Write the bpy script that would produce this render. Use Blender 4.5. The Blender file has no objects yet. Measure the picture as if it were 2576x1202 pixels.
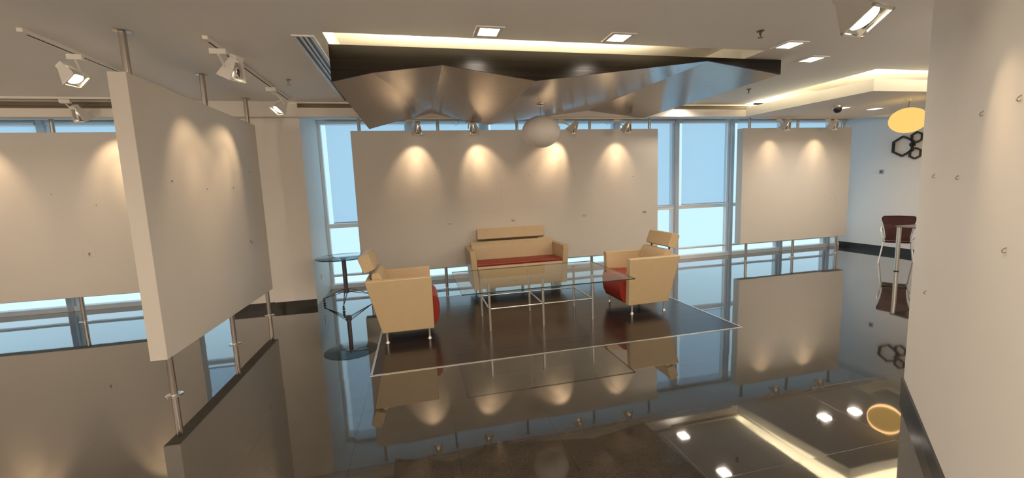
import bpy, bmesh, math, random
from mathutils import Vector, Matrix

random.seed(7)
SC = bpy.context.scene
COL = SC.collection
PI = math.pi

# ------------------------------------------------------------------ camera
cam_d = bpy.data.cameras.new('camera')
cam = bpy.data.objects.new('camera', cam_d)
COL.objects.link(cam)
cam_d.sensor_width = 36.0
cam_d.lens = 36.0 * 1041.1 / 2576.0
cam_d.clip_start = 0.02
cam_d.clip_end = 200
_r = Vector((0.97346, -0.22552, -0.03900))
_d = Vector((-0.06505, -0.10923, -0.99189))
_f = Vector((0.21943, 0.96809, -0.12100))
cam.matrix_world = Matrix(((_r.x, -_d.x, -_f.x, 0.0),
                           (_r.y, -_d.y, -_f.y, 0.0),
                           (_r.z, -_d.z, -_f.z, 1.6),
                           (0, 0, 0, 1)))
SC.camera = cam

# ------------------------------------------------------------------ world, exposure
SC.view_settings.view_transform = 'Standard'
SC.view_settings.look = 'None'
SC.view_settings.gamma = 1.0
SC.view_settings.use_curve_mapping = False
SC.view_settings.exposure = 0.08
W = bpy.data.worlds.new('daylight')
SC.world = W
W.use_nodes = True
bg = W.node_tree.nodes['Background']
bg.inputs['Color'].default_value = (0.60, 0.83, 0.97, 1)
bg.inputs['Strength'].default_value = 1.17

P_DOWN = 14.0      # recessed ceiling lights, seen ones and added fill
P_SPOT = 16.0      # track spots
P_FILL_GLOBE = 300.0    # added fill globes out of view, lifting walls and ceiling
WARM = (1.0, 0.69, 0.41)
WARM_DOWN = (1.0, 0.86, 0.70)

# ------------------------------------------------------------------ materials
def _new(name):
    m = bpy.data.materials.new(name)
    m.use_nodes = True
    return m, m.node_tree, m.node_tree.nodes['Principled BSDF']

def mat(name, color, rough=0.5, metal=0.0, ior=1.5, noise=0.0, nscale=8.0, bump=0.0, bscale=200.0, coat=0.0, coat_rough=0.05):
    m, nt, b = _new(name)
    b.inputs['Base Color'].default_value = (*color, 1)
    b.inputs['Roughness'].default_value = rough
    b.inputs['Metallic'].default_value = metal
    b.inputs['IOR'].default_value = ior
    b.inputs['Coat Weight'].default_value = coat
    b.inputs['Coat Roughness'].default_value = coat_rough
    tc = nt.nodes.new('ShaderNodeTexCoord')
    if noise:
        n = nt.nodes.new('ShaderNodeTexNoise')
        n.inputs['Scale'].default_value = nscale
        n.inputs['Detail'].default_value = 4
        nt.links.new(tc.outputs['Object'], n.inputs['Vector'])
        mx = nt.nodes.new('ShaderNodeMix'); mx.data_type = 'RGBA'
        mx.inputs[6].default_value = (*[c * (1 - noise) for c in color], 1)
        mx.inputs[7].default_value = (*[min(1, c * (1 + noise)) for c in color], 1)
        nt.links.new(n.outputs['Fac'], mx.inputs[0])
        nt.links.new(mx.outputs[2], b.inputs['Base Color'])
    if bump:
        n = nt.nodes.new('ShaderNodeTexNoise')
        n.inputs['Scale'].default_value = bscale
        nt.links.new(tc.outputs['Object'], n.inputs['Vector'])
        bp = nt.nodes.new('ShaderNodeBump')
        bp.inputs['Strength'].default_value = bump
        bp.inputs['Distance'].default_value = 0.002
        nt.links.new(n.outputs['Fac'], bp.inputs['Height'])
        nt.links.new(bp.outputs['Normal'], b.inputs['Normal'])
    return m

def emis(name, color, strength):
    m = bpy.data.materials.new(name); m.use_nodes = True
    nt = m.node_tree; nt.nodes.clear()
    e = nt.nodes.new('ShaderNodeEmission'); o = nt.nodes.new('ShaderNodeOutputMaterial')
    e.inputs['Color'].default_value = (*color, 1); e.inputs['Strength'].default_value = strength
    nt.links.new(e.outputs[0], o.inputs[0])
    return m

M = {}
M['wall'] = mat('white_wall_paint', (0.80, 0.77, 0.72), 0.6, noise=0.02, nscale=3, bump=0.05)
M['wall_far'] = mat('cool_white_wall_paint', (0.80, 0.80, 0.79), 0.6, noise=0.02, nscale=3)
M['ceil'] = mat('ceiling_paint', (0.88, 0.865, 0.84), 0.7, noise=0.02, nscale=2)
M['panel'] = mat('panel_paint', (0.66, 0.625, 0.57), 0.5, noise=0.02, nscale=4, bump=0.03)
M['skirt'] = mat('dark_granite_skirting', (0.03, 0.026, 0.024), 0.30, noise=0.3, nscale=60)
M['frame'] = mat('window_frame_white', (0.90, 0.91, 0.92), 0.35)
M['mull'] = mat('window_mullion_grey', (0.56, 0.60, 0.66), 0.4)
M['steel'] = mat('brushed_steel', (0.50, 0.46, 0.42), 0.30, metal=1.0)
M['chrome'] = mat('chrome', (0.75, 0.74, 0.72), 0.12, metal=1.0)
M['alu'] = mat('satin_aluminium', (0.68, 0.67, 0.64), 0.32, metal=0.9)
M['graphite'] = mat('graphite_metal', (0.13, 0.125, 0.13), 0.32, metal=0.7)
M['black'] = mat('black_plastic', (0.012, 0.012, 0.013), 0.35)
M['dark'] = mat('slot_dark', (0.03, 0.024, 0.018), 0.7)
M['slot'] = mat('slot_brown', (0.22, 0.17, 0.12), 0.6)
M['white'] = mat('white_enamel', (0.80, 0.78, 0.74), 0.35)
M['cream'] = mat('cream_enamel', (0.70, 0.64, 0.54), 0.35)
M['leather'] = mat('cream_leather', (0.55, 0.42, 0.25), 0.42, noise=0.05, nscale=12, bump=0.15, bscale=350)
M['redlea'] = mat('red_leather', (0.30, 0.026, 0.016), 0.42, noise=0.08, nscale=12, bump=0.15, bscale=350)
M['burg'] = mat('burgundy_plastic', (0.050, 0.007, 0.009), 0.35)
M['tile_top'] = mat('grey_table_top', (0.16, 0.15, 0.14), 0.3)
M['globe'] = mat('opal_globe', (0.85, 0.82, 0.78), 0.35)
M['hex'] = mat('dark_wood_frame', (0.028, 0.026, 0.022), 0.5, noise=0.2, nscale=20)
M['plate'] = mat('grey_switch_plate', (0.40, 0.43, 0.42), 0.4)
M['redplate'] = mat('red_enamel', (0.30, 0.02, 0.02), 0.4)
M['hook'] = mat('dull_hook_metal', (0.22, 0.19, 0.16), 0.45)
M['scuff'] = mat('scuff_mark', (0.55, 0.51, 0.46), 0.6)
M['lens'] = emis('lamp_lens', (1.0, 0.86, 0.62), 3.0)
M['lens_hot'] = emis('lamp_lens_lit', (1.0, 0.90, 0.62), 7.0)
M['diff'] = emis('downlight_diffuser', (1.0, 0.93, 0.84), 14.0)
M['led'] = emis('led_strip', (1.0, 0.84, 0.52), 110.0)
M['globe_lit'] = emis('lit_amber_globe', (1.0, 0.60, 0.17), 1.05)

def glass_mat(name, color, ior=1.5):
    m, nt, b = _new(name)
    b.inputs['Base Color'].default_value = (*color, 1)
    b.inputs['Roughness'].default_value = 0.0
    b.inputs['IOR'].default_value = ior
    b.inputs['Transmission Weight'].default_value = 1.0
    return m

def pane_mat(name, tint, refl=0.5):
    # thin architectural glazing: clear with Fresnel sheen
    m = bpy.data.materials.new(name); m.use_nodes = True
    nt = m.node_tree; nt.nodes.clear()
    o = nt.nodes.new('ShaderNodeOutputMaterial')
    t = nt.nodes.new('ShaderNodeBsdfTransparent'); t.inputs['Color'].default_value = (*tint, 1)
    g = nt.nodes.new('ShaderNodeBsdfGlossy'); g.inputs['Roughness'].default_value = 0.02
    fr = nt.nodes.new('ShaderNodeFresnel'); fr.inputs['IOR'].default_value = 1.45
    mu = nt.nodes.new('ShaderNodeMath'); mu.operation = 'MULTIPLY'; mu.inputs[1].default_value = refl
    mx = nt.nodes.new('ShaderNodeMixShader')
    ge = nt.nodes.new('ShaderNodeNewGeometry')           # reflect on the outer faces only
    ib = nt.nodes.new('ShaderNodeMath'); ib.operation = 'SUBTRACT'; ib.inputs[0].default_value = 1.0; nt.links.new(ge.outputs['Backfacing'], ib.inputs[1])
    mb2 = nt.nodes.new('ShaderNodeMath'); mb2.operation = 'MULTIPLY'; mb2.use_clamp = True; nt.links.new(mu.outputs[0], mb2.inputs[0]); nt.links.new(ib.outputs[0], mb2.inputs[1])
    nt.links.new(fr.outputs[0], mu.inputs[0]); nt.links.new(mb2.outputs[0], mx.inputs[0])
    nt.links.new(t.outputs[0], mx.inputs[1]); nt.links.new(g.outputs[0], mx.inputs[2])
    nt.links.new(mx.outputs[0], o.inputs[0])
    return m
M['pane'] = pane_mat('window_glass', (0.93, 0.97, 0.98))
M['tglass'] = pane_mat('table_glass', (0.95, 0.98, 0.975), 1.3)
M['sglass'] = pane_mat('smoked_table_glass', (0.42, 0.50, 0.52), 1.3)

def blind_mat():
    m = bpy.data.materials.new('roller_blind_fabric'); m.use_nodes = True
    nt = m.node_tree; nt.nodes.clear()
    o = nt.nodes.new('ShaderNodeOutputMaterial')
    t = nt.nodes.new('ShaderNodeBsdfTransparent'); t.inputs['Color'].default_value = (0.88, 0.93, 0.98, 1)
    tl = nt.nodes.new('ShaderNodeBsdfTranslucent'); tl.inputs['Color'].default_value = (0.66, 0.68, 0.70, 1)
    d = nt.nodes.new('ShaderNodeBsdfDiffuse'); d.inputs['Color'].default_value = (0.50, 0.53, 0.56, 1)
    a = nt.nodes.new('ShaderNodeMixShader'); a.inputs[0].default_value = 0.35
    b = nt.nodes.new('ShaderNodeMixShader'); b.inputs[0].default_value = 0.78
    nt.links.new(tl.outputs[0], a.inputs[1]); nt.links.new(d.outputs[0], a.inputs[2])
    nt.links.new(a.outputs[0], b.inputs[1]); nt.links.new(t.outputs[0], b.inputs[2])
    nt.links.new(b.outputs[0], o.inputs[0])
    return m
M['blind'] = blind_mat()

TILE = 0.6435
def floor_mat():
    m, nt, b = _new('polished_dark_granite_tiles')
    L = nt.links.new
    geo = nt.nodes.new('ShaderNodeNewGeometry')
    sep = nt.nodes.new('ShaderNodeSeparateXYZ'); L(geo.outputs['Position'], sep.inputs[0])
    def joint(out, off):
        a = nt.nodes.new('ShaderNodeMath'); a.operation = 'SUBTRACT'; L(out, a.inputs[0]); a.inputs[1].default_value = off
        q = nt.nodes.new('ShaderNodeMath'); q.operation = 'PINGPONG'; L(a.outputs[0], q.inputs[0]); q.inputs[1].default_value = TILE / 2
        c = nt.nodes.new('ShaderNodeMath'); c.operation = 'LESS_THAN'; L(q.outputs[0], c.inputs[0]); c.inputs[1].default_value = 0.0022
        return c
    jx = joint(sep.outputs[0], -0.488 - TILE * 40); jy = joint(sep.outputs[1], 3.70 - TILE * 40)
    mxj = nt.nodes.new('ShaderNodeMath'); mxj.operation = 'MAXIMUM'; L(jx.outputs[0], mxj.inputs[0]); L(jy.outputs[0], mxj.inputs[1])
    # speckle and broad mottling
    n1 = nt.nodes.new('ShaderNodeTexNoise'); n1.inputs['Scale'].default_value = 90; n1.inputs['Detail'].default_value = 6
    n2 = nt.nodes.new('ShaderNodeTexNoise'); n2.inputs['Scale'].default_value = 9; n2.inputs['Detail'].default_value = 5
    L(geo.outputs['Position'], n1.inputs['Vector']); L(geo.outputs['Position'], n2.inputs['Vector'])
    cr = nt.nodes.new('ShaderNodeValToRGB')
    cr.color_ramp.elements[0].position = 0.35; cr.color_ramp.elements[0].color = (0.026, 0.022, 0.017, 1)
    cr.color_ramp.elements[1].position = 0.72; cr.color_ramp.elements[1].color = (0.056, 0.048, 0.037, 1)
    L(n1.outputs['Fac'], cr.inputs[0])
    mu = nt.nodes.new('ShaderNodeMix'); mu.data_type = 'RGBA'; mu.blend_type = 'MULTIPLY'; mu.inputs[0].default_value = 0.6
    cr2 = nt.nodes.new('ShaderNodeValToRGB')
    cr2.color_ramp.elements[0].position = 0.3; cr2.color_ramp.elements[0].color = (0.5, 0.5, 0.5, 1)
    cr2.color_ramp.elements[1].position = 0.7; cr2.color_ramp.elements[1].color = (1, 1, 1, 1)
    L(n2.outputs['Fac'], cr2.inputs[0]); L(cr.outputs[0], mu.inputs[6]); L(cr2.outputs[0], mu.inputs[7])
    mj = nt.nodes.new('ShaderNodeMix'); mj.data_type = 'RGBA'
    L(mxj.outputs[0], mj.inputs[0]); L(mu.outputs[2], mj.inputs[6]); mj.inputs[7].default_value = (0.010, 0.008, 0.006, 1)
    L(mj.outputs[2], b.inputs['Base Color'])
    # every tile slightly tilted (laid by hand), so reflections break at the joints
    sx = nt.nodes.new('ShaderNodeVectorMath'); sx.operation = 'SUBTRACT'; L(geo.outputs['Position'], sx.inputs[0]); sx.inputs[1].default_value = (-0.488 - TILE * 40, 3.70 - TILE * 40, 0)
    sd = nt.nodes.new('ShaderNodeVectorMath'); sd.operation = 'DIVIDE'; L(sx.outputs[0], sd.inputs[0]); sd.inputs[1].default_value = (TILE, TILE, 1)
    fl = nt.nodes.new('ShaderNodeVectorMath'); fl.operation = 'FLOOR'; L(sd.outputs[0], fl.inputs[0])
    wn = nt.nodes.new('ShaderNodeTexWhiteNoise'); wn.noise_dimensions = '2D'; L(fl.outputs[0], wn.inputs['Vector'])
    cen = nt.nodes.new('ShaderNodeVectorMath'); cen.operation = 'SUBTRACT'; L(wn.outputs['Color'], cen.inputs[0]); cen.inputs[1].default_value = (0.5, 0.5, 0.5)
    scl = nt.nodes.new('ShaderNodeVectorMath'); scl.operation = 'MULTIPLY'; L(cen.outputs[0], scl.inputs[0]); scl.inputs[1].default_value = (0.004, 0.004, 0.0)
    wv = nt.nodes.new('ShaderNodeTexNoise'); wv.inputs['Scale'].default_value = 2.2; L(geo.outputs['Position'], wv.inputs['Vector'])
    wc = nt.nodes.new('ShaderNodeVectorMath'); wc.operation = 'SUBTRACT'; L(wv.outputs['Color'], wc.inputs[0]); wc.inputs[1].default_value = (0.5, 0.5, 0.5)
    ws = nt.nodes.new('ShaderNodeVectorMath'); ws.operation = 'MULTIPLY'; L(wc.outputs[0], ws.inputs[0]); ws.inputs[1].default_value = (0.004, 0.004, 0.0)
    ad = nt.nodes.new('ShaderNodeVectorMath'); ad.operation = 'ADD'; L(scl.outputs[0], ad.inputs[0]); L(ws.outputs[0], ad.inputs[1])
    ad2 = nt.nodes.new('ShaderNodeVectorMath'); ad2.operation = 'ADD'; L(geo.outputs['Normal'], ad2.inputs[0]); L(ad.outputs[0], ad2.inputs[1])
    nm = nt.nodes.new('ShaderNodeVectorMath'); nm.operation = 'NORMALIZE'; L(ad2.outputs[0], nm.inputs[0])
    L(nm.outputs[0], b.inputs['Normal'])
    rj = nt.nodes.new('ShaderNodeMapRange'); L(mxj.outputs[0], rj.inputs[0]); rj.inputs[3].default_value = 0.035; rj.inputs[4].default_value = 0.22
    L(rj.outputs[0], b.inputs['Roughness'])
    b.inputs['IOR'].default_value = 1.5
    b.inputs['Coat Weight'].default_value = 1.0; b.inputs['Coat IOR'].default_value = 1.55; b.inputs['Coat Roughness'].default_value = 0.03
    L(nm.outputs[0], b.inputs['Coat Normal'])
    return m
M['floor'] = floor_mat()

def grain_mat(name, c0, c1, rough, stretch, bump, ior=1.5):
    m, nt, b = _new(name)
    L = nt.links.new
    tc = nt.nodes.new('ShaderNodeTexCoord')
    mp = nt.nodes.new('ShaderNodeMapping'); mp.inputs['Scale'].default_value = stretch
    L(tc.outputs['Object'], mp.inputs['Vector'])
    n = nt.nodes.new('ShaderNodeTexNoise'); n.inputs['Scale'].default_value = 1.0; n.inputs['Detail'].default_value = 6; n.inputs['Roughness'].default_value = 0.6
    L(mp.outputs[0], n.inputs['Vector'])
    cr = nt.nodes.new('ShaderNodeValToRGB')
    cr.color_ramp.elements[0].position = 0.30; cr.color_ramp.elements[0].color = (*c0, 1)
    cr.color_ramp.elements[1].position = 0.72; cr.color_ramp.elements[1].color = (*c1, 1)
    L(n.outputs['Fac'], cr.inputs[0]); L(cr.outputs[0], b.inputs['Base Color'])
    bp = nt.nodes.new('ShaderNodeBump'); bp.inputs['Strength'].default_value = bump; bp.inputs['Distance'].default_value = 0.004
    n3 = nt.nodes.new('ShaderNodeTexNoise'); n3.inputs['Scale'].default_value = 1.0; n3.inputs['Detail'].default_value = 2
    L(mp.outputs[0], n3.inputs['Vector'])
    L(n3.outputs['Fac'], bp.inputs['Height']); L(bp.outputs[0], b.inputs['Normal'])
    b.inputs['Roughness'].default_value = rough
    b.inputs['IOR'].default_value = ior
    return m
M['wood'] = grain_mat('dark_stained_veneer', (0.030, 0.017, 0.010), (0.150, 0.092, 0.058), 0.19, (0.7, 45, 45), 0.5, 2.35)
_b = M['wood'].node_tree.nodes['Principled BSDF']
_b.inputs['Specular Tint'].default_value = (1.0, 0.86, 0.76, 1)
_b.inputs['Coat Weight'].default_value = 0.5; _b.inputs['Coat Roughness'].default_value = 0.16
M['fascia'] = grain_mat('shade_darkened_fascia_veneer', (0.004, 0.003, 0.002), (0.014, 0.010, 0.007), 0.30, (0.7, 60, 60), 0.12, 1.28)  # canopy veneer with the shade on its front put into a darker colour
M['inlay'] = grain_mat('dark_wood_floor_inlay', (0.012, 0.007, 0.005), (0.028, 0.017, 0.012), 0.20, (0.8, 14, 14), 0.20, 1.5)

# ------------------------------------------------------------------ mesh helpers
class MB:
    def __init__(s): s.bm = bmesh.new()
    def box(s, x0, x1, y0, y1, z0, z1):
        v = [s.bm.verts.new((x, y, z)) for z in (z0, z1) for y in (y0, y1) for x in (x0, x1)]
        for f in ((0, 2, 3, 1), (4, 5, 7, 6), (0, 1, 5, 4), (2, 6, 7, 3), (0, 4, 6, 2), (1, 3, 7, 5)):
            s.bm.faces.new([v[i] for i in f])
        return s
    def hexa(s, v8):
        v = [s.bm.verts.new(p) for p in v8]   # order like box
        for f in ((0, 2, 3, 1), (4, 5, 7, 6), (0, 1, 5, 4), (2, 6, 7, 3), (0, 4, 6, 2), (1, 3, 7, 5)):
            s.bm.faces.new([v[i] for i in f])
        return s
    def prism(s, a, b):
        # a and b: matching loops of points, capped
        va = [s.bm.verts.new(p) for p in a]; vb = [s.bm.verts.new(p) for p in b]
        n = len(a)
        s.bm.faces.new(va[::-1]); s.bm.faces.new(vb)
        for i in range(n):
            s.bm.faces.new([va[i], va[(i + 1) % n], vb[(i + 1) % n], vb[i]])
        return s
    def cyl(s, p0, p1, r0, r1=None, seg=20, caps=True):
        p0 = Vector(p0); p1 = Vector(p1); r1 = r0 if r1 is None else r1
        ax = (p1 - p0).normalized()
        t = Vector((1, 0, 0)) if abs(ax.x) < 0.8 else Vector((0, 1, 0))
        u = ax.cross(t).normalized(); w = ax.cross(u)
        A = []; B = []
        for i in range(seg):
            c, q = math.cos(2 * PI * i / seg), math.sin(2 * PI * i / seg)
            A.append(s.bm.verts.new(p0 + (u * c + w * q) * r0)); B.append(s.bm.verts.new(p1 + (u * c + w * q) * r1))
        for i in range(seg):
            s.bm.faces.new([A[i], A[(i + 1) % seg], B[(i + 1) % seg], B[i]])
        if caps:
            s.bm.faces.new(A[::-1]); s.bm.faces.new(B)
        return s
    def tube(s, pts, r, seg=12):
        pts = [Vector(p) for p in pts]; rings = []
        for i, p in enumerate(pts):
            a = pts[max(0, i - 1)]; b = pts[min(len(pts) - 1, i + 1)]
            ax = (b - a).normalized()
            t = Vector((0, 0, 1)) if abs(ax.z) < 0.9 else Vector((1, 0, 0))
            u = ax.cross(t).normalized(); w = ax.cross(u)
            rings.append([s.bm.verts.new(p + (u * math.cos(2 * PI * k / seg) + w * math.sin(2 * PI * k / seg)) * r) for k in range(seg)])
        for i in range(len(rings) - 1):
            for k in range(seg):
                s.bm.faces.new([rings[i][k], rings[i][(k + 1) % seg], rings[i + 1][(k + 1) % seg], rings[i + 1][k]])
        s.bm.faces.new(rings[0][::-1]); s.bm.faces.new(rings[-1])
        return s
    def lathe(s, prof, seg=40, center=(0, 0, 0), Mx=None):
        # prof: (r, z) list
        rings = []
        c = Vector(center)
        for r, z in prof:
            if r < 1e-6:
                p = Vector((0, 0, z)); p = (Mx @ p if Mx else p) + c
                rings.append([s.bm.verts.new(p)])
            else:
                ring = []
                for k in range(seg):
                    p = Vector((r * math.cos(2 * PI * k / seg), r * math.sin(2 * PI * k / seg), z))
                    ring.append(s.bm.verts.new((Mx @ p if Mx else p) + c))
                rings.append(ring)
        for i in range(len(rings) - 1):
            a, b = rings[i], rings[i + 1]
            for k in range(seg):
                q = [a[k % len(a)], a[(k + 1) % len(a)], b[(k + 1) % len(b)], b[k % len(b)]]
                q2 = []
                for v in q:
                    if v not in q2: q2.append(v)
                if len(q2) >= 3: s.bm.faces.new(q2)
        return s
    def xform(s, mx):
        bmesh.ops.transform(s.bm, matrix=mx, verts=s.bm.verts)
        return s
    def build(s, name, m, parent=None, smooth=False, bevel=0.0, bseg=2, kind=None, label=None):
        bmesh.ops.recalc_face_normals(s.bm, faces=s.bm.faces)
        me = bpy.data.meshes.new(name)
        s.bm.to_mesh(me); s.bm.free()
        me.materials.append(m)
        o = bpy.data.objects.new(name, me)
        COL.objects.link(o)
        if parent: o.parent = parent
        if smooth:
            for p in me.polygons: p.use_smooth = True
            try: me.set_sharp_from_angle(angle=math.radians(40))
            except Exception: pass
        if bevel:
            b = o.modifiers.new('bevel', 'BEVEL'); b.width = bevel; b.segments = bseg; b.limit_method = 'ANGLE'; b.angle_limit = math.radians(30)
            if bseg > 2:
                for p in me.polygons: p.use_smooth = True
                b.harden_normals = True
        if kind: o['kind'] = kind
        if label: o['label'] = label
        return o

def thing(name, label, cat, loc=(0, 0, 0), rz=0.0, group=None):
    o = bpy.data.objects.new(name, None)
    o.empty_display_size = 0.1
    COL.objects.link(o)
    o.location = loc; o.rotation_euler = (0, 0, rz)
    tag(o, label, cat, group)
    return o

def tag(o, label, cat, group=None):
    o['label'] = label; o['category'] = cat
    if group: o['group'] = group
    return o

def dup(root, loc, label, rz=None, cat=None):
    def cp(o, par):
        c = o.copy(); COL.objects.link(c)
        if par: c.parent = par
        for ch in list(o.children): cp(ch, c)
        return c
    r = cp(root, None)
    r.location = loc
    if rz is not None: r.rotation_euler = (0, 0, rz)
    r['label'] = label
    return r

CEIL = 2.89
XL, XR, YB, YW = -7.5, 9.41, -4.0, 7.58     # room extents; YW: glazing line
YBH = 6.33                                   # face of the bulkhead before the windows

# ------------------------------------------------------------------ room shell
MB().box(XL - .2, XR + .2, YB - .2, YW + .35, -0.12, 0).build('floor', M['floor'], kind='structure')

def slab_with_holes(x0, x1, y0, y1, z0, z1, holes, name):
    xs = sorted({x0, x1, *[h[0] for h in holes], *[h[1] for h in holes]})
    ys = sorted({y0, y1, *[h[2] for h in holes], *[h[3] for h in holes]})
    mb = MB()
    for i in range(len(xs) - 1):
        for j in range(len(ys) - 1):
            cx, cy = (xs[i] + xs[i + 1]) / 2, (ys[j] + ys[j + 1]) / 2
            if any(h[0] < cx < h[1] and h[2] < cy < h[3] for h in holes): continue
            mb.box(xs[i], xs[i + 1], ys[j], ys[j + 1], z0, z1)
    return mb.build(name, M['ceil'], kind='structure')

H1 = (-0.64, 3.55, 3.70, YBH)
H2 = (5.65, 8.95, 4.17, YBH)
slab_with_holes(XL, XR, YB, YBH + .02, CEIL, CEIL + .03, [H1, H2], 'ceiling')
# raised pockets above the two openings
for (h, zt) in ((H1, 3.10), (H2, 3.14)):
    mb = MB()
    x0, x1, y0, y1 = h
    mb.box(x0 - .05, x1 + .05, y0 - .05, y1 + .05, zt, zt + .03)
    mb.box(x0 - .05, x0, y0 - .05, y1 + .05, CEIL + .03, zt)
    mb.box(x1, x1 + .05, y0 - .05, y1 + .05, CEIL + .03, zt)
    mb.box(x0, x1, y1 + .002, y1 + .05, CEIL + .03, zt)
    mb.box(x0, x1, y0 - .05, y0, CEIL + .03, zt)
    mb.build('ceiling', M['ceil'], kind='structure')
# lowered ceiling island on the right
a = [(5.96, 4.42), (8.75, 4.40), (8.48, YBH - .002), (5.72, YBH - .002)]
MB().prism([(x, y, 2.69) for x, y in a], [(x, y, 2.845) for x, y in a]).build('ceiling', M['ceil'], kind='structure')
# soffit above the window pocket
MB().box(XL, XR, YBH + .14, YW + .3, 2.84, 2.87).build('ceiling', M['ceil'], kind='structure')
# bulkhead with the long air slots in its face
MB().box(XL, -3.40, YBH, YBH + .16, 2.69, 2.79).box(XL, -3.40, YBH, YBH + .16, 2.87, 3.13).box(XL, -3.40, YBH + .08, YBH + .16, 2.79, 2.87)\
    .box(-3.40, -1.50, YBH, YBH + .16, 2.69, 3.13)\
    .box(-1.50, XR, YBH, YBH + .16, 2.69, 2.81).box(-1.50, XR, YBH + .08, YBH + .16, 2.81, 3.13).box(-1.50, 5.87, YBH, YBH + .16, 2.868, 2.90)\
    .box(5.87, XR, YBH, YBH + .16, 2.81, 3.13).box(-0.5, 4.3, YBH, YBH + .16, 2.81, 3.13).build('trim_1', M['wall'], kind='structure')
MB().box(-1.50, 5.87, YBH + .06, YBH + .079, 2.812, 2.866).build('trim_2', M['slot'], kind='structure')
mb = MB().box(XL, -3.40, YBH + .06, YBH + .079, 2.792, 2.868).box(XL, -3.40, YBH + .03, YBH + .055, 2.826, 2.834)
mb.build('trim_3', M['slot'], kind='structure')

# walls
MB().box(XL - .15, XL, YB, YW + .3, 0, 3.2).build('wall_left', M['wall'], kind='structure')
MB().box(XR, XR + .15, YB, YW + .3, 0, 3.2).build('wall_right', M['wall_far'], kind='structure')
MB().box(XL - .15, XR + .15, YB - .15, YB, 0, 3.2).build('wall_front', M['wall'], kind='structure')
MB().box(-2.66, -2.08, 6.49, YW + .3, 0, 2.84).box(-2.08, -1.52, 6.457, YW + .3, 0, 2.84).build('wall_back', M['wall'], kind='structure')
MB().box(-2.67, -2.08, 6.475, 6.49, 0, .10).box(-2.08, -1.515, 6.442, 6.457, 0, .10).build('baseboard_back', M['skirt'], kind='structure')
MB().box(XR - .015, XR, 0.5, YW - .06, 0, .11).build('baseboard_right', M['skirt'], kind='structure')

# slanting wall close to the camera on the right
WA = Vector((3.399, 2.180, 0)); WU = Vector((-0.7600, -0.6499, 0)); WN = Vector((-0.6499, 0.7600, 0))
def wpt(s, z, n=0.0): return WA + WU * s + WN * n + Vector((0, 0, z))
def wbox(mb, s0, s1, n0, n1, z0, z1):
    return mb.hexa([wpt(s, z, n) for z in (z0, z1) for n in (n0, n1) for s in (s0, s1)])
wbox(MB(), 0, 4.2, -.22, 0, 0, CEIL).build('wall_near', M['wall'], kind='structure')
wbox(MB(), -.01, 4.2, 0, .012, 0, .11).build('baseboard_near', M['skirt'], kind='structure')

# ------------------------------------------------------------------ windows
def window_band(n, x0, x1, mulls):
    root = bpy.data.objects.new('window_%d' % n, None); COL.objects.link(root)
    root.location = (x0, YW, 0); root['kind'] = 'structure'
    def L(x): return x - x0
    mb = MB()
    mb.box(0, L(x1), -.05, .06, 2.77, 2.84).box(0, L(x1), -.08, .06, 0, .075).box(0, L(x1), -.035, .06, .20, .235)
    mb.build('sill_and_head', M['frame'], root, bevel=.004)
    MB().box(0, L(x1), -.045, .05, 1.045, 1.115).build('transom', M['frame'], root, bevel=.004)
    edges = [x0] + list(mulls) + [x1]
    for x in mulls:
        MB().box(L(x) - .035, L(x) + .035, -.10, .08, .0, 2.84).build('mullion', M['mull'], root, bevel=.004)
    for i in range(len(edges) - 1):
        a = edges[i] + (.035 if i else 0); b = edges[i + 1] - (.035 if i < len(edges) - 2 else 0)
        fm = MB()
        for q0, q1 in ((a, a + .05), (b - .05, b)):
            fm.box(L(q0), L(q1), -.04, .05, .075, 2.77)
        f = fm.build('window_frame', M['frame'], root, bevel=.004)
        MB().box(L(a) + .05, L(b) - .05, .012, .020, .235, 1.045).build('window_pane', M['pane'], root)
        MB().box(L(a) + .05, L(b) - .05, .012, .020, 1.115, 2.77).build('window_pane', M['pane'], root)
    return edges
mullR = [-0.03 + 1.3 * k for k in range(8)]
eR = window_band(1, -1.52, XR, mullR)
eL = window_band(2, XL, -2.66, [-6.52, -5.22, -3.92])

def roller_blind(x0, x1, zb, label):
    t = thing('roller_blind', label, 'blind', ((x0 + x1) / 2, YW - .075, zb), group='roller blinds in front of the tall windows')
    w = (x1 - x0) / 2
    MB().box(-w, w, -.001, .001, .02, 2.76 - zb).build('blind_fabric', M['blind'], t)
    MB().box(-w, w, -.008, .008, 0, .022).build('bottom_bar', M['mull'], t, bevel=.002)
    MB().cyl((-w, 0, 2.79 - zb), (w, 0, 2.79 - zb), .026).build('roller_tube', M['frame'], t, smooth=True)
bl = [('white roller blind behind the side table, left of the widest display panel', eR[0], eR[1]),
      ('roller blind hidden behind the left end of the widest display panel', eR[1], eR[2]),
      ('roller blind hidden behind the widest panel, above the loveseat', eR[2], eR[3]),
      ('roller blind hidden behind the widest panel, by the hanging white globe', eR[3], eR[4]),
      ('roller blind hidden behind the right part of the widest display panel', eR[4], eR[5]),
      ('narrow visible strip of roller blind at the right edge of the widest panel', eR[5], eR[6]),
      ('fully visible roller blind in the bay between the two window display panels', eR[6], eR[7]),
      ('roller blind behind the left edge of the square display panel', eR[7], eR[8]),
      ('roller blind hidden behind the right half of the square display panel', eR[8], eR[9])]
for k, (lb, xa, xb) in enumerate(bl):
    roller_blind(xa + (.14 if k == 0 else .115), xb - (.06 if k != 5 else .14), 1.125 if k != 6 else 1.15, lb)
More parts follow.
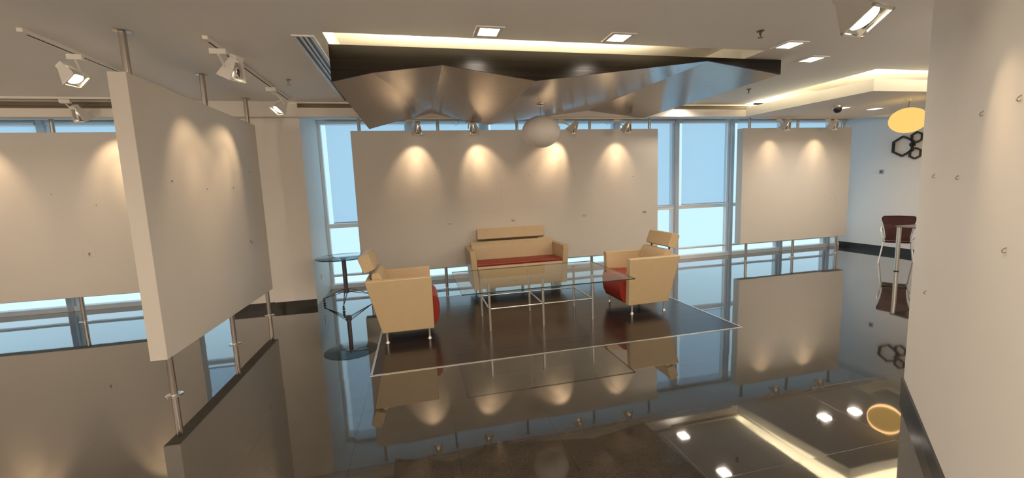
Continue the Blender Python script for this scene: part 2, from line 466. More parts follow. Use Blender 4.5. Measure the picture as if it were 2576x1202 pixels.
for lb, xa, xb in (('roller blind above the far left display panel, at the left frame edge', eL[0], eL[1]),
                   ('roller blind behind the far left display panel, left of its steel post', eL[1], eL[2]),
                   ('roller blind behind the far left display panel, right of its steel post', eL[2], eL[3]),
                   ('roller blind behind the near oblique panel, beside the wall stub', eL[3], eL[4])):
    roller_blind(xa + .10, xb - .06, 1.14, lb)

# ------------------------------------------------------------------ wooden ceiling feature
YF = 3.93
F = [(-.640, 2.569), (-.295, 2.652), (.310, 2.732), (1.192, 2.609), (3.070, 2.843), (3.985, 2.727)]
B = [(-.583, 2.515), (-.271, 2.602), (.299, 2.737), (1.116, 2.568), (2.763, 2.783), (3.729, 2.665)]
wf = thing('folded_wood_ceiling_feature', 'large dark brown faceted wooden ceiling canopy hanging above the lounge seating', 'ceiling feature', (1.6, 5.1, 2.88))
O = Vector((1.6, 5.1, 2.88))
for i in range(5):
    (fa, fz), (fb, fz2) = F[i], F[i + 1]; (ba, bz), (bb, bz2) = B[i], B[i + 1]
    y0, y1 = YF + .016, YBH - .003
    q = [Vector(p) - O for p in ((fa, y0, fz), (fb, y0, fz2), (ba, y1, bz), (bb, y1, bz2), (fa, y0, 2.873), (fb, y0, 2.873), (ba, y1, 2.873), (bb, y1, 2.873))]
    MB().hexa(q).build('facet_panel', M['wood'], wf)
poly = [(x, z) for x, z in F] + [(3.985, 2.878), (-.640, 2.875)]
MB().prism([Vector((x, YF, z)) - O for x, z in poly], [Vector((x, YF + .014, z)) - O for x, z in poly]).build('front_fascia', M['fascia'], wf)
led = MB().box(-.50, 2.62, 4.03, 4.06, 2.874, 2.890).build('led_strip', M['led'])
tag(led, 'warm glowing strip light hidden on top of the wooden ceiling canopy', 'light')
# strips in the island trough
mb = MB().hexa([Vector((x, y, z)) for z in (2.8465, 2.860) for x, y in ((5.83, 6.28), (5.86, 6.28), (6.07, 4.52), (6.10, 4.52))])
tag(mb.build('led_strip', M['led']), 'warm glowing strip light along the left edge of the lowered ceiling island', 'light')
tag(MB().box(6.13, 8.60, 4.51, 4.54, 2.8465, 2.860).build('led_strip', M['led']), 'warm glowing strip light along the front edge of the lowered ceiling island', 'light')

# ------------------------------------------------------------------ ceiling fittings
def downlight(x, y, z, label, k=1.0):
    t = thing('recessed_downlight', label, 'ceiling light', (x, y, z), group='square recessed downlights')
    f = MB(); o, i = .115, .080
    for a in ((-o, o, -o, -i), (-o, o, i, o), (-o, -i, -i, i), (i, o, -i, i)): f.box(*a, -.008, .0)
    f.build('trim_frame', M['white'], t, bevel=.002)
    MB().box(-i, i, -i, i, -.004, -.0005).build('diffuser', M['diff'], t)
    ld = bpy.data.lights.new('downlight_lamp', 'AREA'); ld.shape = 'SQUARE'; ld.size = .15
    ld.energy = P_DOWN * k; ld.color = WARM_DOWN; ld.spread = math.radians(150)
    lo = bpy.data.objects.new('downlight_lamp', ld); COL.objects.link(lo); lo.parent = t; lo.location = (0, 0, -.012)
    return t
downlight(.67, 3.53, CEIL, 'square downlight in the ceiling in front of the wooden canopy, above its glowing slot, left')
downlight(1.84, 3.53, CEIL, 'square downlight before the wooden canopy, second from the left')
downlight(3.66, 3.52, CEIL, 'square downlight just right of the wooden canopy end, nearer the camera', .7)
downlight(4.36, 3.90, CEIL, 'square downlight right of the wooden canopy, between it and the ceiling island', .7)
downlight(4.38, 6.08, CEIL, 'square downlight behind the right tip of the wooden canopy, near the bulkhead', .4)
downlight(4.38, 5.07, CEIL, 'square downlight hidden behind the right tip of the wooden canopy, halfway to the windows', .5)
downlight(7.58, 5.58, 2.69, 'square downlight under the lowered ceiling island, left of the lit amber globe')
downlight(6.83, 5.54, 2.69, 'square downlight under the lowered ceiling island, beside the dome camera')
for n, (x, y) in enumerate(((-5.2, 1.6), (-2.6, 1.2), (.3, .6), (-4.8, 4.6), (-1.2, -1.8), (-5, -2), (2.2, -1.6), (6.2, 2.6), (7.6, .6), (5, -1.5))):  # unseen downlights added to raise the room's ambient light
    downlight(x, y, CEIL, 'added fill downlight out of view, ' + ('over the left side of the gallery', 'near the camera at left', 'overhead of the camera', 'beyond the left end of the ceiling track', 'behind the camera', 'behind the camera at far left',
              'behind the camera near the slanting wall', 'behind the slanting wall, nearer the windows', 'behind the slanting wall, farther right', 'behind the slanting wall, towards the back of the room')[n],
             (1.0, 1.8, 2.5, 1.5, 2, 1, 1, .6, .6, 1)[n])

def diffuser_grille():
    t = thing('linear_slot_diffuser', 'white three-slot air diffuser set in the ceiling along the wooden canopy', 'air vent', (-.805, 5.0, CEIL))
    y0, y1 = -1.22, 1.25
    f = MB()
    f.box(-.085, -.055, y0, y1, -.010, 0).box(.055, .085, y0, y1, -.010, 0).box(-.055, .055, y0, y0 + .02, -.010, 0).box(-.055, .055, y1 - .02, y1, -.010, 0)
    f.build('vent_frame', M['white'], t)
    MB().box(-.055, .055, y0 + .02, y1 - .02, -.002, -.0005).build('dark_slot', M['black'], t)
    for x in (-.018, .019): MB().box(x - .009, x + .009, y0 + .02, y1 - .02, -.010, -.002).build('vent_fin', M['white'], t)
diffuser_grille()

def sprinkler(x, y, z, label, m='steel'):
    t = thing('sprinkler_head', label, 'sprinkler', (x, y, z), group='ceiling sprinkler heads')
    MB().cyl((0, 0, 0), (0, 0, -.008), .032, .026).build('escutcheon', M[m], t, smooth=True)
    MB().cyl((0, 0, -.008), (0, 0, -.035), .010).cyl((0, 0, -.035), (0, 0, -.055), .004).build('sprinkler_body', M[m], t, smooth=True)
    MB().cyl((0, 0, -.055), (0, 0, -.058), .022).build('deflector', M[m], t)
sprinkler(3.05, 3.235, CEIL, 'small sprinkler head in the ceiling near the top of the picture, right of centre', 'graphite')
sprinkler(4.78, 5.25, CEIL, 'small sprinkler head in the ceiling between the canopy tip and the glowing trough', 'graphite')
sprinkler(-1.29, 5.18, CEIL, 'small sprinkler head in the ceiling between the short track and the slot diffuser')

t = thing('dome_camera', 'small black and silver dome camera under the lowered ceiling island', 'security camera', (6.56, 5.38, 2.69))
MB().lathe([(0, 0), (.075, 0), (.075, -.025), (.06, -.04), (0, -.04)]).build('camera_base', M['alu'], t, smooth=True)
MB().lathe([(0, -.04), (.055, -.04), (.056, -.065), (.045, -.09), (.025, -.105), (0, -.11)]).build('camera_dome', M['black'], t, smooth=True)

# ------------------------------------------------------------------ track lighting
def track(x0, y0, x1, y1, z, label, m='white'):
    L = math.hypot(x1 - x0, y1 - y0); ang = math.atan2(y1 - y0, x1 - x0)
    t = thing('lighting_track', label, 'lighting track', ((x0 + x1) / 2, (y0 + y1) / 2, z), ang)
    MB().box(-L / 2, L / 2, -.020, .020, -.028, 0).build('track_channel', M[m], t, bevel=.002)
    MB().box(-L / 2 + .06, L / 2 - .06, -.006, .006, -.0295, -.0285).build('track_slot', M['dark'], t)
    return t
track(-2.71, 3.86, -2.71, 6.25, CEIL, 'long white ceiling track running beside the oblique panel on its left side')
track(-1.54, 3.88, -1.54, 6.14, CEIL, 'white ceiling track right of the oblique panel carrying two spots')
track(-6.4, 6.16, -3.35, 6.16, CEIL, 'white ceiling track in front of the far left display panel')
track(-.10, 6.41, 3.80, 6.41, 2.69, 'track under the bulkhead above the widest display panel', 'cream')
track(6.24, 6.41, 8.30, 6.41, 2.69, 'track under the bulkhead above the square display panel at right', 'cream')

def spot(mount, head, target, label, group, m='cream', sc=1.0, power=None, size=72, lit=False, color=WARM, blend=.7):
    mount = Vector(mount); head = Vector(head); aim = (Vector(target) - head).normalized()
    t = thing('track_spotlight', label, 'spotlight', mount, group=group)
    h = head - mount
    MB().box(-.055 * sc, .055 * sc, -.018, .018, -.045, 0).build('track_adapter', M[m], t, bevel=.004)
    side = Vector((0, 0, 1)).cross(aim)
    side = side.normalized() if side.length > 1e-3 else Vector((1, 0, 0))
    up = aim.cross(side)
    R = Matrix((side, up, aim)).transposed()      # local z = aim
    w1, w0, d = .072 * sc, .032 * sc, .075 * sc
    # arm: from adapter down beside the head to its pivot
    pv = h + side * (w1 + .012)
    MB().tube([(0, 0, -.045), (pv.x * .5, pv.y * .5, -.055 + (pv.z + .055) * .2), (pv.x, pv.y, pv.z + .02), tuple(pv)], .009 * sc, 10).build('spot_arm', M[m], t, smooth=True)
    X = Matrix.Translation(h) @ R.to_4x4()
    hs = MB()
    for sg in (-1, 1):   # two flared cheeks
        a = [(sg * w0, -w0, -d), (sg * w0, w0, -d), (sg * w1, w1, d), (sg * w1, -w1, d)]
        b = [(p[0] - sg * .004, p[1], p[2]) for p in a]
        hs.prism(a, b)
    hs.box(-w0, w0, -w0, w0, -d - .03 * sc, -d + .004)
    hs.xform(X)
    hs.build('housing', M[m], t)
    fr = MB()
    for a in ((-w1, w1, -w1, -w1 + .010), (-w1, w1, w1 - .010, w1), (-w1, -w1 + .010, -w1, w1), (w1 - .010, w1, -w1, w1)): fr.box(*a, d - .006, d + .004)
    fr.xform(X); fr.build('front_frame', M[m], t)
    rr = .056 * sc
    rf = MB().lathe([(.018 * sc, -d * .75), (.030 * sc, -d * .45), (.044 * sc, 0), (rr, d * .72), (rr + .003, d * .74), (rr + .003, d * .70), (.046 * sc, -.004), (.032 * sc, -d * .5), (.018 * sc, -d * .8)], 28)
    rf.xform(X); rf.build('reflector', M['chrome'], t, smooth=True)
    ln = MB().cyl((0, 0, d * .66), (0, 0, d * .72), rr * .97, seg=28)
    ln.xform(X); ln.build('lamp_lens', M['lens_hot' if lit else 'lens'], t)
    ld = bpy.data.lights.new('spot_lamp', 'SPOT'); ld.energy = P_SPOT if power is None else power
    ld.color = color; ld.spot_size = math.radians(size); ld.spot_blend = blend; ld.shadow_soft_size = .03
    lo = bpy.data.objects.new('spot_lamp', ld); COL.objects.link(lo); lo.parent = t
    lo.location = h + aim * (d + .02)
    lo.rotation_euler = (-aim).to_track_quat('Z', 'Y').to_euler()
    # the reflector's tight central beam
    l2 = bpy.data.lights.new('spot_lamp_core', 'SPOT'); l2.energy = ld.energy * .75
    l2.color = color; l2.spot_size = math.radians(34); l2.spot_blend = 1.0; l2.shadow_soft_size = .03
    lo2 = bpy.data.objects.new('spot_lamp_core', l2); COL.objects.link(lo2); lo2.parent = t
    lo2.location = lo.location; lo2.rotation_euler = lo.rotation_euler
    return t

g = 'spotlights over the widest display panel'
for x, hx, tx, lb, pw in ((-.02, .086, .02, 'spotlight farthest left over the widest display panel', 16), (.86, .923, 1.08, 'spotlight second from left over the widest display panel, left of the hanging globe', 18),
                      (2.33, 2.53, 2.22, 'spotlight tilted to the left over the widest panel, just right of the hanging globe', 25), (3.30, 3.479, 3.45, 'spotlight farthest right over the widest display panel', 15)):
    spot((x, 6.41, 2.6595), (hx, 6.40, 2.53), (tx, 6.80, 1.93), lb, g, 'cream', power=pw)
g = 'spotlights over the square display panel'
spot((6.50, 6.41, 2.6595), (6.66, 6.40, 2.55), (6.66, 6.80, 1.93), 'left spotlight of the two over the square display panel', g, power=9)
spot((7.60, 6.41, 2.6595), (7.74, 6.40, 2.55), (7.72, 6.80, 1.93), 'right spotlight of the two over the square display panel', g, power=11)
g = 'white spotlights on the ceiling tracks at left'
spot((-1.54, 4.10, 2.860), (-1.50, 4.28, 2.745), (-2.0, 4.55, 1.55), 'white spotlight seen from behind on the track right of the oblique panel', g, 'white', power=20, sc=1.15)
spot((-1.54, 5.42, 2.860), (-1.50, 5.56, 2.68), (-2.02, 5.00, 1.70), 'white spotlight with its bright disc facing the camera, right of the oblique panel', g, 'white', power=24, lit=True)
spot((-2.71, 4.36, 2.860), (-2.76, 4.36, 2.70), (-2.12, 4.20, 1.90), 'white spotlight pointing right, on the long track left of the oblique panel', g, 'white', power=14, lit=True)
spot((-4.00, 6.16, 2.860), (-3.90, 6.20, 2.70), (-3.75, 6.77, 1.80), 'white spotlight over the right end of the far left display panel', g, 'white', power=24, size=80)
spot((-5.50, 6.16, 2.860), (-5.40, 6.20, 2.70), (-5.45, 6.77, 1.80), 'white spotlight over the left part of the far left display panel, outside the frame', g, 'white', power=26, size=80)
spot((2.12, 1.72, 2.862), (2.055, 1.62, 2.36), (2.15, 1.03, 1.50), 'large nearby spotlight at the top edge shining on the slanting right wall', 'spotlights near the camera', 'chrome', sc=1.08, power=7, lit=True, size=58)

# spare cable loops by the track
for x, lb in ((.66, 'thin cable loop hanging from the bulkhead between the first two spots'), (3.15, 'thin cable loop hanging from the bulkhead left of the last spot over the widest panel')):
    pts = [(x + .045 * math.cos(a), 6.44, 2.635 + .05 * math.sin(a)) for a in [PI * .75 - k * PI / 9 for k in range(16)]]
    tag(MB().tube(pts, .0022, 6).build('cable_loop', M['graphite'], smooth=True), lb, 'cable', 'spare cable loops')

# ------------------------------------------------------------------ display panels on posts
def post(mbpost_parent, x, y, r=.025, top=2.84, zb=0):
    p = MB().cyl((x, y, 0), (x, y, top), r, seg=24).build('support_post', M['steel'], mbpost_parent, smooth=True)
    MB().lathe([(0, 0), (.062, 0), (.062, .004), (.050, .009), (r, .010), (r, .011)], 32, (x, y, 0)).build('floor_flange', M['chrome'], p, smooth=True)
    MB().lathe([(0, top), (.056, top), (.056, top - .005), (r, top - .010)], 32, (x, y, 0)).build('ceiling_flange', M['steel'], p, smooth=True)
def display(loc, rz, w, th, posts, label, top):
    # local: board front faces -y at y=0, centred on x
    t = thing('display_panel', label, 'display panel', loc, rz, group='white display boards on steel posts')
    MB().box(-w / 2, w / 2, 0, th, .36, 2.555).build('board', M['panel'], t, bevel=.003)
    for x in posts: post(t, x, th / 2 + .01, top=top)
    return t
wide = display((1.69, 6.77, 0), 0, 5.18, .15, [-2.47, -1.28, .02, 1.32, 2.47], 'widest white display board, behind the cream loveseat', 2.84)
display((7.36, 6.77, 0), 0, 2.58, .15, [-1.08, .04, 1.14], 'square white display board before the windows at right, lit by two spots', 2.84)
leftb = display((-5.14, 6.70, 0), 0, 3.90 - .02, .15, [.55, -.75], 'far left white display board partly hidden by the oblique one', 2.84)
display((-2.00, 4.94, 0), PI / 2, 2.50, .12, [-1.10, .10, 1.23], 'tall oblique white display board nearest the camera, seen at a steep angle', CEIL)

# small hooks and marks left on boards and walls
def hook_mesh(kind):
    mb = MB()
    if kind == 'hook':
        mb.cyl((0, -.006, 0), (0, 0, 0), .009, seg=12)
        mb.tube([(0, -.005, .004), (0, -.018, -.006), (0, -.024, -.020), (0, -.018, -.030), (0, -.008, -.026)], .0035, 8)
    elif kind == 'bracket':
        mb.box(-.030, .030, -.010, 0, -.006, .012)
        mb.tube([(-.024, -.008, 0), (-.020, -.018, -.016), (-.008, -.018, -.020)], .004, 8)
        mb.tube([(.024, -.008, 0), (.026, -.016, -.014), (.014, -.018, -.022)], .004, 8)
    else:
        mb.cyl((0, -.012, 0), (0, 0, 0), .0055, seg=10)
    return mb
protos = {}
def hook(kind, loc, rz, label, group, sc=1.0):
    if kind not in protos:
        o = hook_mesh(kind).build({'hook': 'picture_hook', 'bracket': 'picture_hanger', 'nail': 'picture_nail'}[kind], M['hook'] if kind != 'bracket' else M['steel'], smooth=True)
        protos[kind] = o
    else:
        o = protos[kind].copy(); COL.objects.link(o)
    loc = Vector(loc) + Vector((-math.sin(rz), math.cos(rz), 0)) * .004      # driven a little into the board
    o.location = loc; o.rotation_euler = (0, 0, rz); o.scale = (sc, sc, sc)
    tag(o, label, {'hook': 'hook', 'bracket': 'hanger', 'nail': 'nail'}[kind], group)
G = 'hangers left on the widest board'
for x, z, lb in ((.505, 1.082, 'small metal hanger on the widest board, left of the loveseat headrest'), (1.568, 1.069, 'small metal hanger on the widest board just above the loveseat headrest'),
                 (2.848, 1.088, 'small metal hanger on the widest board, between the loveseat and right armchair'), (4.011, 1.092, 'small metal hanger near the right edge of the widest board')):
    hook('bracket', (x, 6.77, z), 0, lb, G)
G = 'nails left on the widest board'
for x, z, lb in ((-.449, 1.867, 'nail on the widest board under its first spotlight, left of the beam'), (.317, 1.855, 'nail on the widest board right of the first light beam'),
                 (.805, 1.731, 'nail at the left of the faint rectangle on the widest board'), (1.391, 1.731, 'nail at the right of the faint rectangle on the widest board'),
                 (1.864, 1.801, 'nail on the widest board below the hanging white globe'), (2.672, 1.796, 'nail on the widest board right of the brightest beam'),
                 (3.225, 1.724, 'nail on the widest board left of the last beam'), (3.784, 1.727, 'nail on the widest board right of the last beam')):
    hook('nail', (x, 6.77, z), 0, lb, G)
G = 'hooks left on the far left board'
for k, x, z, lb in (('nail', -4.665, 1.76, 'upper nail on the far left board, left of the other nail'), ('nail', -4.19, 1.596, 'nail on the far left board nearest the oblique board'), ('hook', -4.355, .956, 'lowest hook on the far left board, inside a faint outline')):
    hook(k, (x, 6.70, z), 0, lb, G)
G = 'hooks left on the oblique board'
for k, y, z, lb in (('nail', 4.088, 1.775, 'nail on the oblique board closest to its near edge'), ('nail', 4.685, 1.713, 'nail on the middle of the oblique board'), ('nail', 5.287, 1.731, 'nail on the oblique board inside the brighter beam'),
                    ('nail', 5.817, 1.929, 'highest nail on the oblique board, near its far edge'), ('hook', 5.605, 1.089, 'lowest hook on the oblique board, near its far edge')):
    hook(k, (-2.00, y, z), PI / 2, lb, G)
G = 'nails left on the square board'
for x, z, lb in ((8.195, 1.147, 'left nail of the close pair on the square board'), (8.317, 1.134, 'right nail of the close pair on the square board')):
    hook('nail', (x, 6.77, z), 0, lb, G)
G = 'hooks left on the slanting wall'
wrz = math.atan2(-WU.y, -WU.x)
for k, s, z, lb in (('hook', .469, 1.584, 'hook on the slanting wall nearest its far edge, at mid height'), ('hook', 1.01, 1.576, 'hook on the slanting wall right of the one at its far edge'),
                    ('hook', 1.314, 1.85, 'hook high on the slanting wall inside the light beam'), ('hook', 1.738, 1.852, 'hook high on the slanting wall at the right picture edge'),
                    ('hook', 1.748, 1.317, 'dark hook on the slanting wall at right, lower than the others there'), ('hook', .497, .874, 'lowest hook on the slanting wall, close to its far edge')):
    hook(k, wpt(s, z), math.atan2(WN.y, WN.x) + PI / 2, lb, G, .62)
# faint ghost outline of a removed picture (surface marks)
def outline(parent, x0, x1, z0, z1, y, w=.004):
    mb = MB()
    mb.box(x0, x1, y - .0006, y, z0, z0 + w).box(x0, x0 + w, y - .0006, y, z0, z1).box(x1 - w, x1, y - .0006, y, z0, z1)
    mb.build('faint_outline', M['scuff'], parent)
outline(leftb, .715, .855, .90, 1.00, 0, .003)
outline(wide, .815 - 1.69, 1.385 - 1.69, 1.235, 1.72, 0)

# ------------------------------------------------------------------ floor inlay
t = thing('floor_inlay', 'dark wood floor field with a thin metal edge under the lounge seating', 'floor inlay', (1.442, 5.0, 0))
x0, x1, y0, y1 = -1.93, 1.93, -1.30, 1.27
MB().box(x0, x1, y0, y1, .0002, .0015).build('wood_field', M['inlay'], t)
mb = MB(); w = .010
mb.box(x0 - w, x1 + w, y0 - w, y0 + w, .0, .004).box(x0 - w, x1 + w, y1 - w, y1 + w, 0, .004).box(x0 - w, x0 + w, y0, y1, 0, .004).box(x1 - w, x1 + w, y0, y1, 0, .004)
mb.build('metal_edge', M['alu'], t)

# ------------------------------------------------------------------ lounge seating
def lounge(name, label, cat, loc, rz, Wd, hw, nbr, lx, sofa, group=None):
    t = thing(name, label, cat, loc, rz, group)
    T, TP = .088, .042
    def xo(s, z): return s * (Wd / 2 - TP * (0.70 - z) / .59)
    zb, zt = .115, .70
    for s in (-1, 1):
        prof = [(0.0, zb), (0.0, zt), (.685, zt), (.545, zb)]
        a = [(xo(s, z), y, z) for y, z in prof]; b = [(xo(s, z) - s * T, y, z) for y, z in prof]
        MB().prism(a, b).build('armrest', M['leather'], t, bevel=.012, bseg=3)
    def xi(z): return abs(xo(1, z)) - T - .002
    def ext(prof):
        return [(-xi(z), y, z) for y, z in prof], [(xi(z), y, z) for y, z in prof]
    bk = [(.545, zb), (.684, .695), (.625, .695), (.485, zb)]
    MB().prism(*ext(bk)).build('back_panel', M['leather'], t, bevel=.006)
    cu = [(.455, .43), (.485, .60), (.515, .70), (.535, .745), (.565, .768), (.60, .765), (.622, .735), (.615, .69), (.58, .56), (.555, .43)]
    MB().prism(*ext(cu)).build('back_cushion', M['leather'], t, bevel=.010, bseg=3)
    if not sofa:
        se = [(.50, .455), (.10, .478), (.02, .482), (-.035, .466), (-.062, .430), (-.074, .37), (-.074, .28), (-.060, .21), (-.035, .155), (-.005, .128), (.05, .122), (.50, .122)]
        MB().prism(*ext(se)).build('seat_cushion', M['redlea'], t, smooth=True, bevel=.008, bseg=3, label='red seat cushion rounding down over the front')
    else:
        se = [(.50, .462), (.50, .490), (.03, .503), (.006, .498), (.0, .486), (.004, .470), (.03, .466)]
        MB().prism(*ext(se)).build('seat_cushion', M['redlea'], t, smooth=True, label='flat red seat cushion')
        ap = [(.48, .122), (.48, .461), (.02, .464), (.004, .45), (-.004, .40), (-.004, .25), (.006, .14), (.02, .122)]
        MB().prism(*ext(ap)).build('front_apron', M['leather'], t, smooth=True)
    # headrest, tilted back
    hc = Vector((0, .668, .870)); tl = math.radians(20)
    dy, dz = math.sin(tl), math.cos(tl); ny, nz = -dz, dy
    prof = []
    for a, b in ((-.092, -.050), (-.085, -.060), (.080, -.060), (.092, -.045), (.094, .030), (.080, .055), (-.075, .058), (-.090, .045)):
        prof.append((hc.y + dy * a - ny * b, hc.z + dz * a - nz * b))
    MB().prism([(-hw / 2, y, z) for y, z in prof], [(hw / 2, y, z) for y, z in prof]).build('headrest', M['leather'], t, bevel=.012, bseg=3)
    for k in range(nbr):
        bx = -hw / 2 * .78 + k * (hw * .78) / (nbr - 1)
        MB().box(bx - .012, bx + .012, .630, .642, .66, .83).build('headrest_bracket', M['graphite'], t)
    for sx in (-1, 1):
        for y in (.055, .50):
            MB().cyl((sx * lx, y, .014), (sx * lx, y, .116), .0125, seg=18).lathe([(0, 0), (.024, 0), (.024, .005), (.015, .016), (.0125, .03)], 20, (sx * lx, y, 0)).build('leg', M['alu'], t, smooth=True)
    return t
lounge('armchair', 'cream armchair with red seat at the left end of the glass coffee table', 'armchair', (.105, 4.80, 0), PI / 2, .74, .52, 2, .305, False, 'matching cream armchairs')
lounge('armchair', 'cream armchair with red seat at the right end of the glass coffee table', 'armchair', (2.455, 4.83, 0), -PI / 2, .74, .52, 2, .305, False, 'matching cream armchairs')
lounge('loveseat', 'cream two-seat sofa with flat red seat and headrest, against the widest display board', 'sofa', (1.487, 6.0, 0), 0, 1.54, 1.12, 3, .64, True)

# ------------------------------------------------------------------ coffee table
t = thing('coffee_table', 'rectangular glass coffee table on a six-legged metal tube frame', 'table', (1.355, 4.805, 0))
MB().box(-.965, .965, -.695, .535, .5425, .5545).build('glass_top', M['tglass'], t)
e = MB()
for a in ((-.966, .966, -.6965, -.6945), (-.966, .966, .5345, .5365), (-.9665, -.9645, -.695, .535), (.9645, .9665, -.695, .535)): e.box(*a, .5425, .5545)
M['gedge'] = mat('green_glass_edge', (0.035, 0.07, 0.065), 0.1)
e.build('glass_edge', M['gedge'], t)
for x in (-.625, .007, .625):
    for y in (-.305, .305):
        l = MB().cyl((x, y, 0), (x, y, .53), .0155, seg=20).build('leg', M['alu'], t, smooth=True)
        MB().cyl((x, y, .53), (x, y, .542), .021, seg=20).build('glass_pad', M['alu'], l, smooth=True)
for y in (-.305, .305): MB().cyl((-.61, y, .256), (.61, y, .256), .0095).build('long_rail', M['alu'], t, smooth=True)
for x in (-.625, .007, .625): MB().cyl((x, -.29, .256), (x, .29, .256), .0095).build('cross_rail', M['alu'], t, smooth=True)

# ------------------------------------------------------------------ round side table
t = thing('round_side_table', 'round smoked-glass side table on a single column with spidery rod feet', 'table', (-1.085, 6.36, 0))
MB().lathe([(0, .700), (.375, .700), (.380, .704), (.380, .709), (.375, .713), (0, .713)], 64).build('glass_top', M['sglass'], t, smooth=True)
MB().lathe([(.378, .7005), (.383, .7035), (.383, .7095), (.378, .7125)], 64).build('glass_rim', M['gedge'], t, smooth=True)
mb = MB().cyl((0, 0, .690), (0, 0, .699), .07)
for k in range(3):
    a = math.radians(32 + 120 * k); mb.hexa([(math.cos(a) * r + s * math.sin(a) * -.012, math.sin(a) * r + s * math.cos(a) * .012, z) for z in (.692, .699) for s in (-1, 1) for r in (.05, .20)])
mb.build('top_support', M['alu'], t)
MB().cyl((0, 0, .185), (0, 0, .692), .030, seg=28).build('column', M['graphite'], t, smooth=True)
MB().cyl((0, 0, .175), (0, 0, .245), .042, seg=28).build('hub', M['graphite'], t, smooth=True)
for k, ang in enumerate((152, 272, 32)):
    a = math.radians(ang); ex = (math.cos(a), math.sin(a)); px = (-ex[1], ex[0])
    n = (ex[0] * .40, ex[1] * .40)
    leg = MB()
    for z, s in ((.235, .02), (.235, -.02), (.187, .02), (.187, -.02)):
        leg.cyl((ex[0] * .038 + px[0] * s, ex[1] * .038 + px[1] * s, z), (n[0], n[1], .072), .0042, seg=8)
    o = leg.build('rod_leg', M['graphite'], t, smooth=True)
    MB().lathe([(0, 0), (.016, 0), (.020, .008), (.012, .018), (.010, .028), (.022, .036), (.022, .042), (.010, .050), (.012, .066), (.016, .074), (.010, .084), (0, .086)], 20, (n[0], n[1], 0)).build('foot', M['graphite'], o, smooth=True)

# ------------------------------------------------------------------ pendant globes
def pendant(x, y, ztop, zc, rx, rz, m, label):
    t = thing('globe_pendant', label, 'pendant lamp', (x, y, ztop), group='globe pendant lamps')
    MB().lathe([(0, 0), (.062, 0), (.062, -.010), (.045, -.022), (0, -.026)]).build('ceiling_canopy', M['alu'], t, smooth=True)
    MB().cyl((0, 0, -.02), (0, 0, zc + rz - ztop), .0035, seg=8).build('cord', M['graphite'], t)
    n = 24
    MB().lathe([(max(0, rx * math.sin(PI * i / n)) if 0 < i < n else 0, zc - ztop + rz * math.cos(PI * i / n)) for i in range(n + 1)], 56).build('globe_shade', m, t, smooth=True)
    return t
pendant(1.615, 5.20, 2.652, 2.306, .245, .200, M['globe'], 'unlit white globe lamp hanging under the wooden ceiling canopy')
gl = pendant(7.28, 4.88, 2.69, 2.385, .222, .185, M['globe_lit'], 'lit amber globe lamp hanging under the lowered ceiling island')
ld = bpy.data.lights.new('globe_lamp', 'POINT'); ld.energy = 10; ld.color = (1, .55, .22); ld.shadow_soft_size = .23
lo = bpy.data.objects.new('globe_lamp', ld); COL.objects.link(lo); lo.parent = gl; lo.location = (0, 0, -.305)
# fill globes added out of view; lamp radius reaches past the shade
for nm, (x, y) in (('at left behind the camera', (-4.8, -.8)), ('behind the camera at left', (-1.8, -2.6)), ('straight behind the camera', (.9, -1.2)),
                   ('behind the slanting wall near the cafe tables', (5.6, 1.6)), ('behind the slanting wall, farther from the windows', (6.4, -1.4)), ('near the left wall', (-6.2, 2.4)), ('just right of and above the camera', (.3, -.1))):
    g2 = pendant(x, y, CEIL, 2.45, .235, .195, M['globe_lit'], 'added fill globe lamp out of view ' + nm)
    ld = bpy.data.lights.new('globe_lamp', 'POINT'); ld.energy = P_FILL_GLOBE; ld.color = (1, .80, .62); ld.shadow_soft_size = .25
    lo = bpy.data.objects.new('globe_lamp', ld); COL.objects.link(lo); lo.parent = g2; lo.location = (0, 0, -.44)

# ------------------------------------------------------------------ things at the far right wall
t = thing('hexagon_wall_decor', 'dark open hexagon frames joined together on the right wall', 'wall decor', (XR, 6.33, 2.12))
def hexring(cy, cz, R, wd=.030, dp=.05, rot=PI / 6):
    mb = MB()
    for k in range(6):
        a0, a1 = rot + k * PI / 3, rot + (k + 1) * PI / 3
        q = []
        for zf in (0, 1):
            for rr in (R - wd, R):
                for a in (a0, a1): q.append((-dp if zf else -.001, cy + rr * math.cos(a), cz + rr * math.sin(a)))
        mb.hexa(q)
    return mb
hexring(.015, .005, .205).build('hexagon_frame', M['hex'], t)
hexring(-.215, .150, .110, .024).build('hexagon_frame', M['hex'], t)
hexring(-.205, -.150, .115, .024).build('hexagon_frame', M['hex'], t)
hexring(-.150, .020, .045, .014).build('hexagon_frame', M['hex'], t)

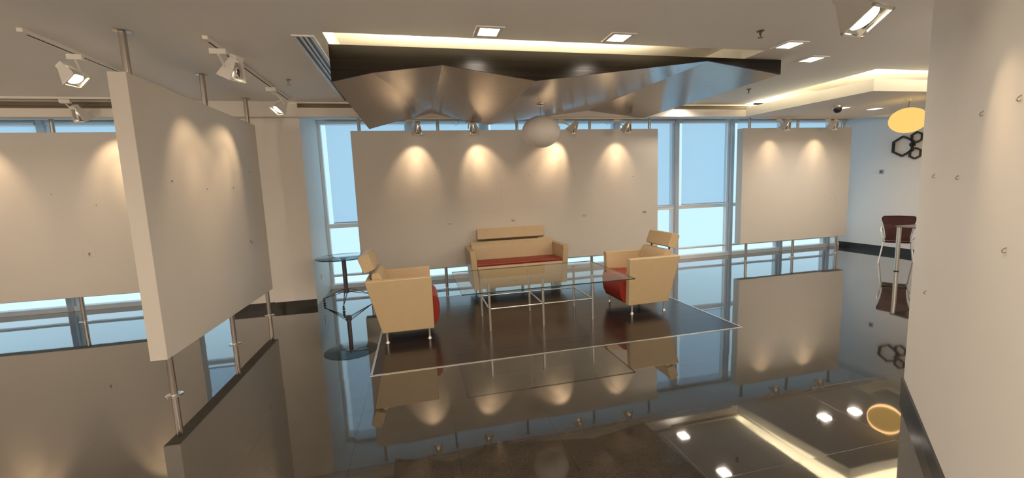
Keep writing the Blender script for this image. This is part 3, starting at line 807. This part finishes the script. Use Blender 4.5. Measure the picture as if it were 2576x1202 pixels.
t = thing('wall_switch', 'small grey double switch plate on the right wall below the hexagon decor', 'switch', (XR, 6.78, 1.645))
MB().box(-.010, 0, -.11, -.02, -.045, .045).build('switch_plate', M['plate'], t, bevel=.003)
MB().box(-.010, 0, .03, .10, -.035, .035).build('sensor_plate', M['white'], t, bevel=.003)
MB().box(-.013, -.009, -.085, -.045, -.025, .025).build('rocker', M['graphite'], t)
t = tag(MB().box(XR - .05, XR, 5.78, 6.005, 1.55, 1.70).build('red_wall_box', M['redplate'], bevel=.02, bseg=3), 'small red box on the right wall, its edge peeping out beside the slanting wall', 'wall box')
t = thing('wall_socket', 'white socket plate low on the window reveal behind the round side table', 'socket', (-1.52, 6.89, .356))
MB().box(0, .008, -.04, .04, -.055, .055).build('socket_plate', M['white'], t, bevel=.002)
MB().box(.008, .010, -.012, .012, -.02, .02).build('socket_insert', M['plate'], t)

# cafe table at right: square dark top, four tube legs
t = thing('cafe_table', 'grey-topped cafe table with tubular steel legs, cut off by the slanting wall', 'table', (8.02, 4.74, 0))
MB().box(-.42, .42, -.42, .42, .728, .752).build('table_top', M['tile_top'], t, bevel=.006)
for sx in (-1, 1):
    for sy in (-1, 1):
        l = MB().cyl((sx * .385, sy * .385, .012), (sx * .385, sy * .385, .728), .030, seg=24).build('leg', M['alu'], t, smooth=True)
        MB().cyl((sx * .385, sy * .385, 0), (sx * .385, sy * .385, .012), .033, seg=24).build('foot', M['black'], l)

# burgundy shell chair
t = thing('cafe_chair', 'burgundy shell chair with white tube legs and arms behind the cafe table', 'chair', (8.17, 5.50, 0), math.radians(-55))
t.scale = (.78, .90, .97)
# chair faces +y (away from the camera); back shell at y = -.03
def shell_pts(yoff):
    out = []
    prof = [(.20, .40), (.205, .52), (.225, .64), (.255, .74), (.285, .82), (.285, .86), (.255, .89), (0, .90)]
    left = [(-x, z) for x, z in prof]; right = [(x, z) for x, z in reversed(prof[:-1])]
    return [(x, yoff - .10 * (z - .40) + .10 * (x / .28) ** 2 * .5, z) for x, z in left + right]
MB().prism(shell_pts(-.02), shell_pts(.005)).build('backrest', M['burg'], t)
MB().box(-.22, .22, -.03, .42, .415, .445).build('seat', M['burg'], t, bevel=.02, bseg=3)
for s in (-1, 1):
    MB().tube([(s * .30, -.05, .012), (s * .235, .02, .385), (s * .21, .06, .405), (s * .21, .33, .405), (s * .235, .38, .385), (s * .29, .46, .012)], .012).build('leg', M['frame'], t, smooth=True)
    MB().tube([(s * .21, -.02, .43), (s * .27, -.05, .50), (s * .285, -.04, .60), (s * .285, .02, .655), (s * .28, .12, .665), (s * .27, .24, .655), (s * .25, .28, .60), (s * .22, .30, .43)], .011).build('arm_tube', M['frame'], t, smooth=True)
MB().cyl((-.21, .06, .400), (.21, .06, .400), .010).cyl((-.21, .33, .400), (.21, .33, .400), .010).build('under_frame', M['frame'], t, smooth=True)
